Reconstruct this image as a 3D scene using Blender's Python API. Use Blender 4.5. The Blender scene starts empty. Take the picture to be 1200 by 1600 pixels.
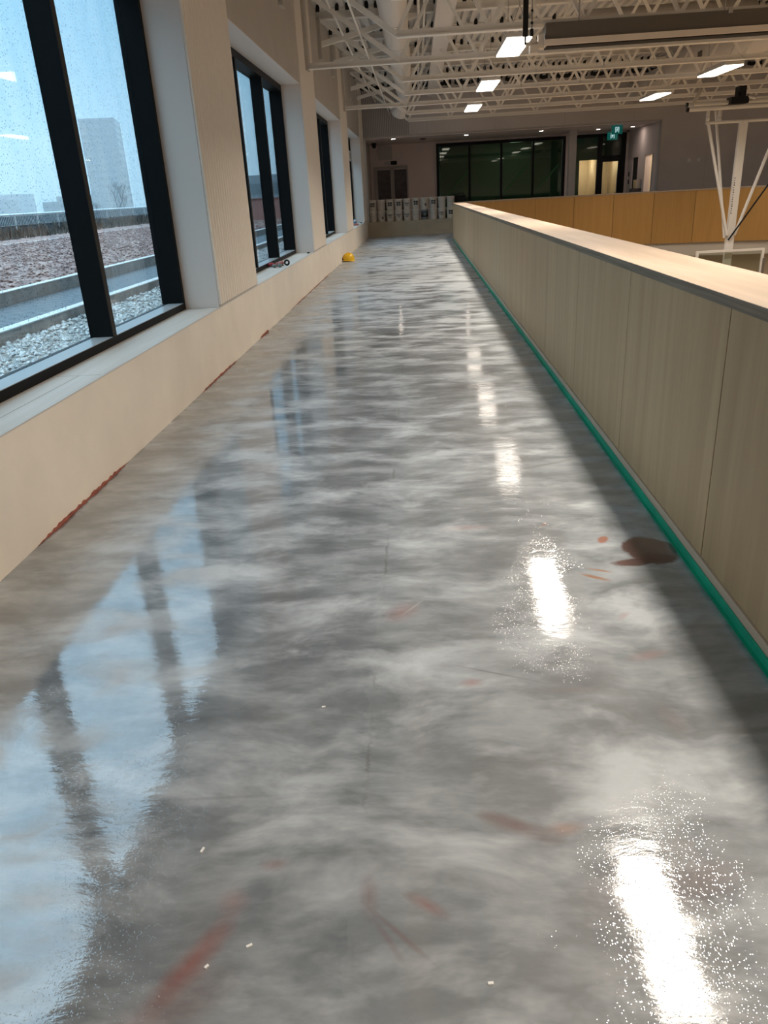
import bpy, math, random
from mathutils import Vector, Matrix
random.seed(7)
S = bpy.context.scene
COL = S.collection
PI = math.pi

# ------------------------------------------------------------------ helpers
class MB:
    def __init__(s): s.v = []; s.f = []; s.sm = []; s.mi = []
    def add(s, vs, fs, smooth=False, mi=0):
        o = len(s.v); s.v += [tuple(p) for p in vs]
        for f in fs:
            s.f.append(tuple(i + o for i in f)); s.sm.append(smooth); s.mi.append(mi)
        return s
    def box(s, x0, x1, y0, y1, z0, z1, mi=0):
        vs = [(x, y, z) for z in (z0, z1) for y in (y0, y1) for x in (x0, x1)]
        return s.add(vs, [(0,2,3,1),(4,5,7,6),(0,1,5,4),(2,6,7,3),(0,4,6,2),(1,3,7,5)], False, mi)
    def bar(s, a, b, w, h, up=(0,0,1), mi=0):
        a = Vector(a); b = Vector(b); d = (b-a).normalized(); u = Vector(up)
        if abs(d.dot(u)) > .98: u = Vector((0,1,0))
        r = d.cross(u).normalized(); u = r.cross(d).normalized()
        vs = [p + r*sx*w/2 + u*sz*h/2 for p in (a, b) for sx, sz in ((-1,-1),(1,-1),(1,1),(-1,1))]
        return s.add(vs, [(3,2,1,0),(4,5,6,7),(0,1,5,4),(1,2,6,5),(2,3,7,6),(3,0,4,7)], False, mi)
    def tube(s, a, b, r, n=16, r2=None, caps=True, mi=0):
        a = Vector(a); b = Vector(b); d = (b-a).normalized(); r2 = r if r2 is None else r2
        u = Vector((0,0,1)) if abs(d.z) < .95 else Vector((1,0,0))
        p = d.cross(u).normalized(); q = d.cross(p)
        ring = lambda c, rr: [c + (p*math.cos(2*PI*i/n) + q*math.sin(2*PI*i/n))*rr for i in range(n)]
        A = ring(a, r); B = ring(b, r2)
        s.add(A+B, [(i, i+n, (i+1)%n+n, (i+1)%n) for i in range(n)], True, mi)
        if caps:
            s.add(A, [tuple(range(n))], False, mi); s.add(B, [tuple(reversed(range(n)))], False, mi)
        return s
    def path(s, pts, r, n=8, mi=0):
        for a, b in zip(pts[:-1], pts[1:]): s.tube(a, b, r, n, mi=mi)
        return s
    def lathe(s, prof, n=24, c=(0,0,0), mi=0, arc=2*PI, a0=0):
        full = abs(arc - 2*PI) < 1e-6; m = n if full else n+1
        vs = []
        for r, z in prof:
            for i in range(m):
                a = a0 + arc*i/n; vs.append((c[0]+r*math.cos(a), c[1]+r*math.sin(a), c[2]+z))
        fs = []
        for k in range(len(prof)-1):
            for i in range(n):
                j = (i+1) % m if full else i+1
                fs.append((k*m+i, k*m+j, (k+1)*m+j, (k+1)*m+i))
        return s.add(vs, fs, True, mi)
    def prism(s, poly, z0, z1, mi=0):
        n = len(poly)
        vs = [(x, y, z0) for x, y in poly] + [(x, y, z1) for x, y in poly]
        fs = [tuple(reversed(range(n))), tuple(range(n, 2*n))] + [(i, (i+1)%n, (i+1)%n+n, i+n) for i in range(n)]
        return s.add(vs, fs, False, mi)
    def sphere(s, c, r, n=12, sc=(1,1,1), mi=0):
        prof = []
        for k in range(n//2+1):
            t = -PI/2 + PI*k/(n//2); prof.append((max(r*math.cos(t), 1e-4), r*math.sin(t)))
        o = len(s.v); s.lathe(prof, n, (0,0,0), mi)
        for i in range(o, len(s.v)):
            x, y, z = s.v[i]; s.v[i] = (c[0]+x*sc[0], c[1]+y*sc[1], c[2]+z*sc[2])
        return s
    def build(s, name, mat, parent=None, bevel=0, loc=None):
        me = bpy.data.meshes.new(name); me.from_pydata(s.v, [], s.f)
        me.polygons.foreach_set('use_smooth', s.sm)
        for m in (mat if isinstance(mat, (list, tuple)) else [mat]): me.materials.append(m)
        me.polygons.foreach_set('material_index', s.mi)
        me.update()
        o = bpy.data.objects.new(name, me); COL.objects.link(o)
        if parent is not None: o.parent = parent
        if loc is not None: o.location = loc
        if bevel:
            b = o.modifiers.new('bevel', 'BEVEL'); b.width = bevel; b.segments = 2; b.limit_method = 'ANGLE'
        return o

def tag(o, label=None, cat=None, group=None, kind=None):
    if label: o['label'] = label
    if cat: o['category'] = cat
    if group: o['group'] = group
    if kind: o['kind'] = kind
    return o
def thing(name, label, cat, loc=(0,0,0), group=None, rz=0, kind=None):
    o = bpy.data.objects.new(name, None); COL.objects.link(o); o.location = loc; o.rotation_euler.z = rz
    o.empty_display_size = .1
    return tag(o, label, cat, group, kind)
def struct(o, label=None):
    return tag(o, label, None, None, 'structure')
def copy_tree(o, parent=None):
    c = o.copy(); COL.objects.link(c)
    if parent is not None: c.parent = parent
    for ch in list(o.children): copy_tree(ch, c)
    return c

# ------------------------------------------------------------------ materials
def nt(name):
    m = bpy.data.materials.new(name); m.use_nodes = True; t = m.node_tree
    return m, t, t.nodes['Principled BSDF']
def N(t, typ, **kw):
    n = t.nodes.new(typ)
    for k, v in kw.items():
        if k.startswith('i_'):
            key = k[2:]; key = int(key) if key.isdigit() else key.replace('_', ' ')
            n.inputs[key].default_value = v
        else: setattr(n, k, v)
    return n
def L(t, a, b): t.links.new(a, b)
def ramp(t, fac, stops):
    r = N(t, 'ShaderNodeValToRGB'); e = r.color_ramp.elements
    while len(e) < len(stops): e.new(.5)
    for x, (p, c) in zip(e, stops): x.position = p; x.color = (*c, 1) if len(c) == 3 else c
    L(t, fac, r.inputs[0]); return r.outputs[0]
def mathn(t, op, a, b=None, clamp=False):
    n = N(t, 'ShaderNodeMath', operation=op, use_clamp=clamp)
    for i, v in enumerate((a, b)):
        if v is None: continue
        if isinstance(v, (int, float)): n.inputs[i].default_value = v
        else: L(t, v, n.inputs[i])
    return n.outputs[0]
def mixc(t, f, a, b, blend='MIX'):
    n = N(t, 'ShaderNodeMix', data_type='RGBA', blend_type=blend)
    for i, v in ((0, f), (6, a), (7, b)):
        if isinstance(v, (int, float)): n.inputs[i].default_value = v
        elif isinstance(v, tuple): n.inputs[i].default_value = (*v, 1) if len(v) == 3 else v
        else: L(t, v, n.inputs[i])
    return n.outputs[2]
def noise(t, vec, scale, detail=4, rough=.55, dist=0):
    n = N(t, 'ShaderNodeTexNoise'); n.inputs['Scale'].default_value = scale; n.inputs['Detail'].default_value = detail
    n.inputs['Roughness'].default_value = rough; n.inputs['Distortion'].default_value = dist
    if vec is not None: L(t, vec, n.inputs['Vector'])
    return n.outputs[0]
def mapping(t, scale=(1,1,1), rot=(0,0,0), loc=(0,0,0), src='Object'):
    tc = N(t, 'ShaderNodeTexCoord'); m = N(t, 'ShaderNodeMapping')
    m.inputs['Scale'].default_value = scale; m.inputs['Rotation'].default_value = rot; m.inputs['Location'].default_value = loc
    L(t, tc.outputs[src], m.inputs[0]); return m.outputs[0]
def plain(name, c, rough=.5, metal=0, var=.0, vscale=6, bump=0, bscale=60, spec=.5, vs=(1,1,1)):
    m, t, b = nt(name); b.inputs['Roughness'].default_value = rough; b.inputs['Metallic'].default_value = metal
    b.inputs['Specular IOR Level'].default_value = spec
    b.inputs['Base Color'].default_value = (*c, 1)
    if var:
        f = noise(t, mapping(t, vs), vscale)
        L(t, ramp(t, f, [(.3, tuple(x*(1-var) for x in c)), (.7, tuple(min(1, x*(1+var)) for x in c))]), b.inputs['Base Color'])
    if bump:
        bm = N(t, 'ShaderNodeBump', i_Strength=bump, i_Distance=.01); L(t, noise(t, mapping(t, vs), bscale), bm.inputs['Height']); L(t, bm.outputs[0], b.inputs['Normal'])
    return m
def emit(name, c, s):
    m, t, b = nt(name); b.inputs['Base Color'].default_value = (*c, 1)
    b.inputs['Emission Color'].default_value = (*c, 1); b.inputs['Emission Strength'].default_value = s
    return m
def wood(name, c1, c2, vertical='z', rough=.45, scale=1, rnd=.15, spec=.5):
    m, t, b = nt(name); b.inputs['Roughness'].default_value = rough; b.inputs['Specular IOR Level'].default_value = spec
    sc = {'z': (9, 9, .5), 'y': (9, .6, 9), 'x': (.6, 9, 9)}[vertical]
    oi = N(t, 'ShaderNodeObjectInfo')
    tc = N(t, 'ShaderNodeTexCoord'); ad = N(t, 'ShaderNodeVectorMath', operation='ADD'); L(t, tc.outputs['Object'], ad.inputs[0])
    mu = N(t, 'ShaderNodeVectorMath', operation='SCALE'); cx = N(t, 'ShaderNodeCombineXYZ')
    for i in range(3): L(t, oi.outputs['Random'], cx.inputs[i])
    L(t, cx.outputs[0], mu.inputs[0]); mu.inputs['Scale'].default_value = 17; L(t, mu.outputs[0], ad.inputs[1])
    mp = N(t, 'ShaderNodeMapping'); mp.inputs['Scale'].default_value = tuple(x*scale for x in sc); L(t, ad.outputs[0], mp.inputs[0])
    f = noise(t, mp.outputs[0], 1.0, 6, .6, .5)
    col = ramp(t, f, [(.3, c1), (.7, c2)])
    k = mathn(t, 'ADD', mathn(t, 'MULTIPLY', oi.outputs['Random'], 2*rnd), 1-rnd)
    hs = N(t, 'ShaderNodeHueSaturation'); L(t, col, hs.inputs['Color']); L(t, k, hs.inputs['Value']); L(t, hs.outputs[0], b.inputs['Base Color'])
    bm = N(t, 'ShaderNodeBump', i_Strength=.08, i_Distance=.004); L(t, f, bm.inputs['Height']); L(t, bm.outputs[0], b.inputs['Normal'])
    return m

M = {}
M['wall'] = plain('painted_wall', (.52, .475, .425), .6, var=.05, vscale=1.5, bump=.05, bscale=90)
M['lowwall'] = plain('painted_low_wall', (.86, .78, .68), .55, var=.05, vscale=2.2, bump=.05, bscale=120)
M['reveal'] = plain('reveal_paint', (.74, .64, .57), .6, bump=.03)
M['flute'] = plain('fluted_panel', (.86, .78, .69), .55)
M['greywall'] = plain('grey_wall', (.60, .555, .54), .6, var=.05, vscale=.8)
M['pinkwall'] = plain('pale_pink_wall', (.82, .69, .66), .6, var=.04, vscale=1)
M['white'] = plain('white_steel_paint', (.86, .83, .78), .45)
M['white2'] = plain('white_enamel', (.62, .60, .57), .4)
M['deck'] = plain('white_deck', (.66, .64, .61), .5, var=.06, vscale=.6)
M['duct'] = plain('white_duct', (.68, .64, .60), .5)
M['black'] = plain('black', (.010, .010, .011), .5, spec=.2)
M['blackmatte'] = plain('black_matte', (.01, .01, .01), .8)
M['frame'] = plain('black_window_frame', (.006, .006, .006), .5, spec=.12)
M['frameledge'] = plain('grey_frame_ledge', (.42, .44, .45), .3)
M['framedark'] = plain('dark_bronze_frame', (.03, .026, .023), .5, spec=.2)
M['housing'] = plain('dark_taupe_housing', (.12, .105, .09), .5)
M['housing2'] = plain('taupe_strip', (.75, .68, .60), .5)
M['concrete'] = plain('concrete', (.36, .35, .33), .8, var=.2, vscale=4, bump=.2, bscale=40)
M['fascia'] = plain('grey_fascia', (.36, .33, .29), .6)
M['gymwall'] = plain('gym_lower_wall', (.40, .34, .26), .6, var=.04, vscale=.7)
M['gymfloor'] = wood('gym_floor', (.38, .29, .19), (.46, .36, .25), 'y', .3, 1, .05)
M['panel'] = wood('brown_wood_panel', (.40, .26, .135), (.50, .34, .185), 'z', .5, 1, .07, .3)
M['orange'] = wood('amber_wood_panel', (.27, .145, .038), (.32, .175, .05), 'z', .4, 1, .07)
M['cap'] = wood('raw_plywood_cap', (.31, .24, .18), (.42, .33, .255), 'y', .55, 1, .02)
M['capedge'] = plain('plywood_edge', (.26, .21, .16), .8, spec=.1, var=.25, vscale=30, vs=(1, .05, 3))
M['base'] = wood('pale_wood_base', (.52, .39, .27), (.60, .46, .33), 'y', .5, 1, .02)
M['sill'] = wood('bare_wood_sill', (.55, .49, .43), (.68, .63, .57), 'y', .6, .7, .04)
M['tape'] = plain('green_tape', (.0, .33, .18), .5, var=.15, vscale=5)
M['redseal'] = plain('red_primer', (.23, .055, .03), .5, var=.3, vscale=20)
M['yellow'] = plain('yellow_plastic', (.85, .50, .01), .3)
M['pail'] = plain('cream_plastic', (.80, .72, .62), .45)
M['paillid'] = plain('cream_lid', (.84, .76, .66), .45)
M['pailgrey'] = plain('grey_plastic', (.22, .24, .25), .5)
M['print'] = plain('black_print', (.05, .045, .04), .6)
M['steel'] = plain('steel', (.5, .5, .5), .35, 1)
M['red'] = plain('red_fabric', (.30, .015, .02), .7)
M['greyg'] = plain('grey_rubber', (.16, .20, .19), .5)
M['pink'] = plain('pink_red_fabric', (.45, .16, .13), .7)
M['blue'] = plain('blue_plastic', (.08, .17, .30), .4)
M['paper'] = plain('white_paper', (.75, .75, .73), .7)
M['doorgrey'] = plain('grey_door_frame', (.42, .38, .37), .5)
M['doordark'] = plain('dark_wrapped_door', (.10, .085, .09), .6, var=.3, vscale=5)
M['whitepanel'] = plain('white_board', (.55, .50, .47), .5)
M['cream'] = plain('cream_paint', (.78, .68, .52), .5)
M['darkroom'] = plain('dark_green_room', (.16, .24, .18), .7)
M['exitgreen'] = emit('green_exit_face', (.0, .14, .12), .3)
M['exitwhite'] = emit('white_pictogram', (.6, .85, .88), .6)
M['light'] = emit('lamp_diffuser', (1, .9, .78), 5)
M['down'] = emit('downlight_lens', (1, .85, .72), 60)
M['room'] = emit('room_lamp', (1, .86, .66), 14)
M['strip'] = emit('strip_lamp', (.8, 1, .85), 22)
M['seam'] = plain('dark_seam', (.03, .022, .015), .8, spec=.1)
M['rim'] = plain('orange_rim', (.7, .12, .02), .4)

# floor: skim-coated concrete, wet sealer
def floor_mat():
    m, t, b = nt('wet_sealed_concrete')
    tc = N(t, 'ShaderNodeTexCoord'); P = tc.outputs['Object']
    wx = N(t, 'ShaderNodeTexNoise'); wx.inputs['Scale'].default_value = 1.7; wx.inputs['Detail'].default_value = 3; L(t, P, wx.inputs['Vector'])
    sub = N(t, 'ShaderNodeVectorMath', operation='SUBTRACT'); L(t, wx.outputs['Color'], sub.inputs[0]); sub.inputs[1].default_value = (.5, .5, .5)
    sc = N(t, 'ShaderNodeVectorMath', operation='SCALE'); L(t, sub.outputs[0], sc.inputs[0]); sc.inputs['Scale'].default_value = .18
    wp = N(t, 'ShaderNodeVectorMath', operation='ADD'); L(t, P, wp.inputs[0]); L(t, sc.outputs[0], wp.inputs[1])
    def mp(s, rot=0):
        k = N(t, 'ShaderNodeMapping'); k.inputs['Scale'].default_value = s; k.inputs['Rotation'].default_value = (0, 0, rot); L(t, wp.outputs[0], k.inputs[0]); return k.outputs[0]
    blot = noise(t, mp((1.3, 2.2, 1), .25), 1.9, 5, .55, .0)
    mid = noise(t, mp((1.5, 4.2, 1), -.15), 2.2, 4, .55, .1)
    fine = noise(t, mp((3, 8, 1), .1), 5, 4, .7)
    v = mathn(t, 'ADD', mathn(t, 'MULTIPLY', blot, .55), mathn(t, 'ADD', mathn(t, 'MULTIPLY', mid, .35), mathn(t, 'MULTIPLY', fine, .10)))
    col = ramp(t, v, [(.36, (.108, .125, .142)), (.46, (.166, .188, .208)), (.54, (.258, .286, .311)), (.64, (.366, .40, .43))])
    sx = N(t, 'ShaderNodeSeparateXYZ'); L(t, wp.outputs[0], sx.inputs[0])
    s0 = N(t, 'ShaderNodeSeparateXYZ'); L(t, P, s0.inputs[0])
    # trowel lines: thin dark arcs from a warped wave
    wv = N(t, 'ShaderNodeTexWave', wave_type='BANDS', bands_direction='Y'); wv.inputs['Scale'].default_value = .5; wv.inputs['Distortion'].default_value = 7; wv.inputs['Detail'].default_value = 2; wv.inputs['Detail Scale'].default_value = .7
    L(t, P, wv.inputs['Vector'])
    line = ramp(t, wv.outputs['Fac'], [(.0, (1, 1, 1)), (.012, (0, 0, 0))])
    lm = ramp(t, noise(t, mp((1, 1, 1)), 1.3, 3), [(.52, (0, 0, 0)), (.62, (1, 1, 1))])
    lineF = mathn(t, 'MULTIPLY', mathn(t, 'MULTIPLY', line, lm), .45)
    col = mixc(t, lineF, col, (.10, .095, .095))
    # long lap line of the coat
    ck = mathn(t, 'ABSOLUTE', mathn(t, 'ADD', mathn(t, 'ADD', s0.outputs[0], .20), mathn(t, 'MULTIPLY', mathn(t, 'SUBTRACT', fine, .5), .05)))
    ckF = mathn(t, 'MULTIPLY', ramp(t, ck, [(0, (1, 1, 1)), (.008, (0, 0, 0))]), ramp(t, noise(t, P, 2.2, 3), [(.5, (0, 0, 0)), (.58, (.6, .6, .6))]))
    col = mixc(t, ckF, col, (.07, .065, .065))
    lap = mathn(t, 'MULTIPLY', mathn(t, 'GREATER_THAN', mathn(t, 'ADD', s0.outputs[0], mathn(t, 'MULTIPLY', mid, .12)), -.16), .07)
    col = mixc(t, lap, col, (.42, .43, .42))
    # gloss: wet patches over a duller skin
    dry = mathn(t, 'MULTIPLY', mathn(t, 'SUBTRACT', s0.outputs[1], 5.0), .016, True)  # far floor brightened through its colour: wet cover falls with distance
    dry = mathn(t, 'MINIMUM', dry, .17)  # capped distance term that makes the far floor paler
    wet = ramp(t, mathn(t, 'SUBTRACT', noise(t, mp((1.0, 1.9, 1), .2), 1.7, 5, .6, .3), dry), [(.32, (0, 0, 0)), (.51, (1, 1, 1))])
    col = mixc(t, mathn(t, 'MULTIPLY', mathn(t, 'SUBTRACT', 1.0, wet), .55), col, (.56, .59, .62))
    # stains of red primer: centre, half sizes, angle, colour, strength, hardness
    red = (.20, .055, .035); pk = (.33, .19, .18)
    def stain(cx, cy, a, bb, ang, c, k, hard, wob=.35):
        nonlocal col
        dx = mathn(t, 'SUBTRACT', s0.outputs[0], cx); dy = mathn(t, 'SUBTRACT', s0.outputs[1], cy)
        ca, sa = math.cos(ang), math.sin(ang)
        u = mathn(t, 'DIVIDE', mathn(t, 'ADD', mathn(t, 'MULTIPLY', dx, ca), mathn(t, 'MULTIPLY', dy, sa)), a)
        w = mathn(t, 'DIVIDE', mathn(t, 'SUBTRACT', mathn(t, 'MULTIPLY', dy, ca), mathn(t, 'MULTIPLY', dx, sa)), bb)
        d = mathn(t, 'ADD', mathn(t, 'MULTIPLY', u, u), mathn(t, 'MULTIPLY', w, w))
        d = mathn(t, 'ADD', mathn(t, 'SQRT', d), mathn(t, 'MULTIPLY', mathn(t, 'SUBTRACT', STN, .5), 2*wob))
        e = 1/max(1-hard, .02)
        f = mathn(t, 'MULTIPLY', mathn(t, 'SUBTRACT', 1.0, d), e*.5, True)
        col = mixc(t, mathn(t, 'MULTIPLY', f, k), col, c)
    STN = noise(t, P, 9, 4, .6)
    stain(1.0, 3.11, .125, .155, .2, (.085, .028, .022), .97, .93, .25)
    stain(.90, 3.0, .12, .04, .15, (.085, .028, .022), .95, .85, .4)
    stain(.815, 3.24, .05, .028, 1.1, (.30, .10, .05), .9, .8, .3)
    stain(.70, 2.87, .08, .018, -.55, (.30, .13, .06), .9, .7, .3)
    stain(.735, 2.93, .065, .013, -.4, (.32, .15, .08), .8, .7, .3)
    stain(.57, 3.43, .045, .010, .9, (.30, .14, .09), .7, .5)
    stain(.20, 3.42, .16, .035, .05, pk, .85, .1)
    stain(-.12, 2.62, .10, .07, 1.1, pk, .95, .2)
    stain(.13, 2.14, .05, .03, .1, (.28, .10, .09), .95, .2)
    stain(-.56, 1.12, .16, .045, 1.05, (.24, .05, .025), .9, .35)
    stain(-.60, 1.0, .20, .08, .6, (.20, .07, .05), .6, .0)
    stain(-.42, 1.39, .05, .025, .2, (.26, .07, .05), .6, .1)
    stain(-.5, 1.28, .05, .05, .6, pk, .8, .1)
    stain(.20, 1.51, .14, .035, -.45, (.15, .075, .07), .95, .2)
    stain(.33, 1.50, .06, .03, .1, (.32, .17, .12), .9, .2)
    stain(-.03, 1.27, .07, .022, -.6, (.22, .08, .07), .9, .2)
    stain(-.17, 1.30, .03, .08, .1, (.17, .08, .08), .85, .1)
    stain(-.12, 1.18, .08, .012, -1.0, (.15, .06, .06), .7, .1)
    stain(.76, 2.28, .10, .035, .3, pk, .9, .1)
    stain(.74, 2.55, .05, .02, .8, pk, .85, .1)
    stain(.46, 2.09, .14, .02, .0, (.24, .19, .19), .6, .1)
    stain(.5, 1.33, .3, .12, .4, (.30, .23, .23), .45, .0)
    stain(-1.26, 2.5, .09, .08, .3, (.30, .25, .22), .6, .6)
    stain(.35, 1.12, .2, .1, .2, (.20, .16, .16), .3, 0)
    dk = (.075, .068, .068)
    stain(.22, 2.19, .20, .007, -.36, dk, .75, .3, .25)
    stain(.47, 1.33, .07, .005, -.10, (.05, .05, .05), .9, .5, .15)
    stain(.07, 3.46, .22, .010, .02, dk, .55, .2, .3)
    stain(-.07, 2.66, .10, .006, .95, (.5, .5, .5), .6, .4, .2)
    stain(-.10, 1.20, .13, .010, -.75, (.13, .055, .05), .75, .2, .3)
    stain(.21, 1.52, .13, .022, -.30, (.10, .055, .055), .7, .2, .3)
    stain(-.62, 1.62, .22, .010, .05, dk, .55, .2, .3)
    stain(.74, 1.93, .05, .12, .2, (.30, .22, .21), .45, .0, .4)
    stain(.66, 1.35, .14, .06, .3, (.27, .17, .17), .55, .0, .4)
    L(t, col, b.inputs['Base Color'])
    rough = mathn(t, 'ADD', .15, mathn(t, 'MULTIPLY', wet, -.12))
    L(t, rough, b.inputs['Coat Roughness'])
    b.inputs['Coat Weight'].default_value = 1; b.inputs['Coat IOR'].default_value = 2.4
    L(t, mathn(t, 'ADD', .10, mathn(t, 'MULTIPLY', wet, .9)), b.inputs['Coat Weight'])
    b.inputs['Roughness'].default_value = .5; b.inputs['Specular IOR Level'].default_value = .3
    # relief: lazy waves, trowel ridges, beads of water
    vo = N(t, 'ShaderNodeTexVoronoi', feature='F1'); vo.inputs['Scale'].default_value = 170; L(t, P, vo.inputs['Vector'])
    rc = N(t, 'ShaderNodeSeparateColor'); L(t, vo.outputs['Color'], rc.inputs[0])
    bead = ramp(t, vo.outputs['Distance'], [(.0, (1, 1, 1)), (.38, (0, 0, 0))])
    bm_ = ramp(t, noise(t, P, 2.3, 4), [(.34, (0, 0, 0)), (.56, (1, 1, 1))])
    bead = mathn(t, 'MULTIPLY', bead, mathn(t, 'MULTIPLY', mathn(t, 'GREATER_THAN', rc.outputs[0], .5), bm_))
    h = mathn(t, 'ADD', mathn(t, 'MULTIPLY', bead, .00036), mathn(t, 'MULTIPLY', mid, .0022))
    h = mathn(t, 'ADD', h, mathn(t, 'MULTIPLY', fine, .0006))
    bp = N(t, 'ShaderNodeBump', i_Strength=.55, i_Distance=1.0); L(t, h, bp.inputs['Height'])
    L(t, bp.outputs[0], b.inputs['Coat Normal'])
    bp2 = N(t, 'ShaderNodeBump', i_Strength=.3, i_Distance=1.0); L(t, h, bp2.inputs['Height']); L(t, bp2.outputs[0], b.inputs['Normal'])
    return m
M['floor'] = floor_mat()

def glass_mat(name, tint, drops=True, ior=1.5, refl=1.0):
    m = bpy.data.materials.new(name); m.use_nodes = True; t = m.node_tree; t.nodes.remove(t.nodes['Principled BSDF'])
    out = t.nodes['Material Output']
    tr = N(t, 'ShaderNodeBsdfTransparent'); gl = N(t, 'ShaderNodeBsdfGlossy'); gl.inputs['Roughness'].default_value = .02
    ge = N(t, 'ShaderNodeNewGeometry'); dt = N(t, 'ShaderNodeVectorMath', operation='DOT_PRODUCT'); L(t, ge.outputs['Incoming'], dt.inputs[0]); L(t, ge.outputs['True Normal'], dt.inputs[1])
    f0 = ((ior-1)/(ior+1))**2; cs = mathn(t, 'ABSOLUTE', dt.outputs['Value'])
    fr = mathn(t, 'ADD', f0, mathn(t, 'MULTIPLY', 1-f0, mathn(t, 'POWER', mathn(t, 'SUBTRACT', 1.0, cs, True), 5.0)))
    mx = N(t, 'ShaderNodeMixShader')
    L(t, mathn(t, 'MULTIPLY', fr, refl, True), mx.inputs[0]); L(t, tr.outputs[0], mx.inputs[1]); L(t, gl.outputs[0], mx.inputs[2]); L(t, mx.outputs[0], out.inputs[0])
    tr.inputs[0].default_value = (*tint, 1)
    if drops:
        tc = N(t, 'ShaderNodeTexCoord'); P = tc.outputs['Object']
        vo = N(t, 'ShaderNodeTexVoronoi'); vo.inputs['Scale'].default_value = 60; L(t, P, vo.inputs['Vector'])
        rc = N(t, 'ShaderNodeSeparateColor'); L(t, vo.outputs['Color'], rc.inputs[0])
        rad = mathn(t, 'MULTIPLY', rc.outputs[1], .34)
        on = mathn(t, 'MULTIPLY', mathn(t, 'LESS_THAN', vo.outputs['Distance'], rad), mathn(t, 'GREATER_THAN', rc.outputs[0], .35))
        film = ramp(t, noise(t, mapping(t, (3, 3, .8)), 2.2, 5), [(.35, (.93, .96, .98)), (.7, (1, 1, 1))])
        c = mixc(t, mathn(t, 'MULTIPLY', on, .75), mixc(t, 1.0, film, (*tint,), 'MULTIPLY'), (.30, .42, .52))
        L(t, c, tr.inputs[0])
    return m
M['wetglass'] = glass_mat('wet_window_glass', (1, 1, 1))
M['darkglass'] = glass_mat('tinted_inner_glass', (.50, .60, .53), False, 1.55)
M['clear'] = glass_mat('clear_glass', (.86, .88, .84), False, 1.4)

# ------------------------------------------------------------------ world and camera
W = bpy.data.worlds.new('overcast_sky'); S.world = W; W.use_nodes = True; t = W.node_tree
bg = t.nodes['Background']; tc = N(t, 'ShaderNodeTexCoord'); sp = N(t, 'ShaderNodeSeparateXYZ'); L(t, tc.outputs['Generated'], sp.inputs[0])
L(t, ramp(t, sp.outputs[2], [(.0, (.30, .60, .82)), (.06, (.25, .60, .88)), (.32, (.27, .64, .94)), (.5, (1.1, 1.65, 2.05)), (1, (1.6, 2.3, 2.75))]), bg.inputs[0])
bg.inputs[1].default_value = 1.22

cam = bpy.data.cameras.new('camera'); co = bpy.data.objects.new('camera', cam); COL.objects.link(co); S.camera = co
R = [[0.997762447125267, -0.032028449082284624, -0.05868796772748583], [0.04147203880575843, -0.39202814040915046, 0.919017957998992], [-0.05244205472607442, -0.9193955164001655, -0.389822671633373]]
mw = Matrix.Identity(4)
for i in range(3):
    mw[i][0] = R[i][0]; mw[i][1] = -R[i][1]; mw[i][2] = -R[i][2]
mw[2][3] = 1.55
co.matrix_world = mw
cam.sensor_fit = 'HORIZONTAL'; cam.sensor_width = 36; cam.lens = 1174.477/1200*36; cam.clip_end = 2000; cam.clip_start = .05
vs = S.view_settings; vs.view_transform = 'Standard'; vs.look = 'None'; vs.gamma = 1; vs.exposure = 0
try: vs.use_curve_mapping = False
except Exception: pass
try:
    S.cycles.use_denoising = True; S.cycles.max_bounces = 8; S.cycles.transparent_max_bounces = 16; S.cycles.volume_bounces = 2
    S.cycles.sample_clamp_indirect = 6; S.cycles.caustics_reflective = False; S.cycles.caustics_refractive = False
except Exception: pass

# ------------------------------------------------------------------ the room shell
XL, XK, XG = -1.98, 1.135, 1.485
YB, YE, DECK = -5.0, 31.0, 5.10
G = [(XG, 26.9)] + [(XG+1.1-1.1*math.cos(a), 26.9+1.1*math.sin(a)) for a in [PI/2*i/8 for i in range(1, 9)]] + [(4.0, 28.0), (5.4, 27.9), (7.8, 27.6), (11.4, 26.75), (16, 25.4), (22, 23.4)]
def offset(pl, d):
    out = []
    for i, p in enumerate(pl):
        a = Vector(pl[max(i-1, 0)]); c = Vector(pl[min(i+1, len(pl)-1)]); q = (c-a).normalized()
        out.append((p[0]-q.y*d, p[1]+q.x*d))
    return out
GT = offset(G, .35); GT[0] = (XK, 26.9)

fl = MB().prism([(XL, YB), (XK+.1, YB)] + offset([(XG, YB)] + G, .2)[1:] + [(22, YE), (XL, YE)], -.3, 0)
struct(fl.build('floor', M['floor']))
struct(MB().box(XL-.7, 22, YB, YE+5, -4.7, -4.5).build('floor_gym', M['gymfloor']))

WIN = [(1.97, 7.5), (9.37, 14.77), (16.77, 22.05), (24.1, 29.1)]
wl = MB(); wl.box(-2.525, XL, YB, YE, -.3, .585)
edges = [YB] + [e for w in WIN for e in w] + [YE]
for a, b_ in zip(edges[0::2], edges[1::2]): wl.box(-2.525, XL, a, b_, .585, 3.37)
wl.box(-2.525, XL, YB, YE, 3.37, 5.3)
wall_left = struct(wl.build('wall_left', [M['wall']]))
for a, b_ in zip(edges[0::2], edges[1::2]):     # ribbed panels on the piers
    fp = MB(); n = int((b_-a)/.095); pit = (b_-a)/n; x0, x1 = XL, XL+.020
    prof = []
    for i in range(n):
        y = a+i*pit; prof += [(x1, y+pit*.02), (x1, y+pit*.48), (x0+.006, y+pit*.62), (x0+.006, y+pit*.86)]
    prof = [(x0, a)] + prof + [(x0, b_)]
    z0, z1 = .63, 5.05
    nv = len(prof); fp.add([(x, y, z0) for x, y in prof]+[(x, y, z1) for x, y in prof], [(i, i+1, i+1+nv, i+nv) for i in range(nv-1)])
    fp.build('fluted_panel', M['flute'], wall_left)
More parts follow.
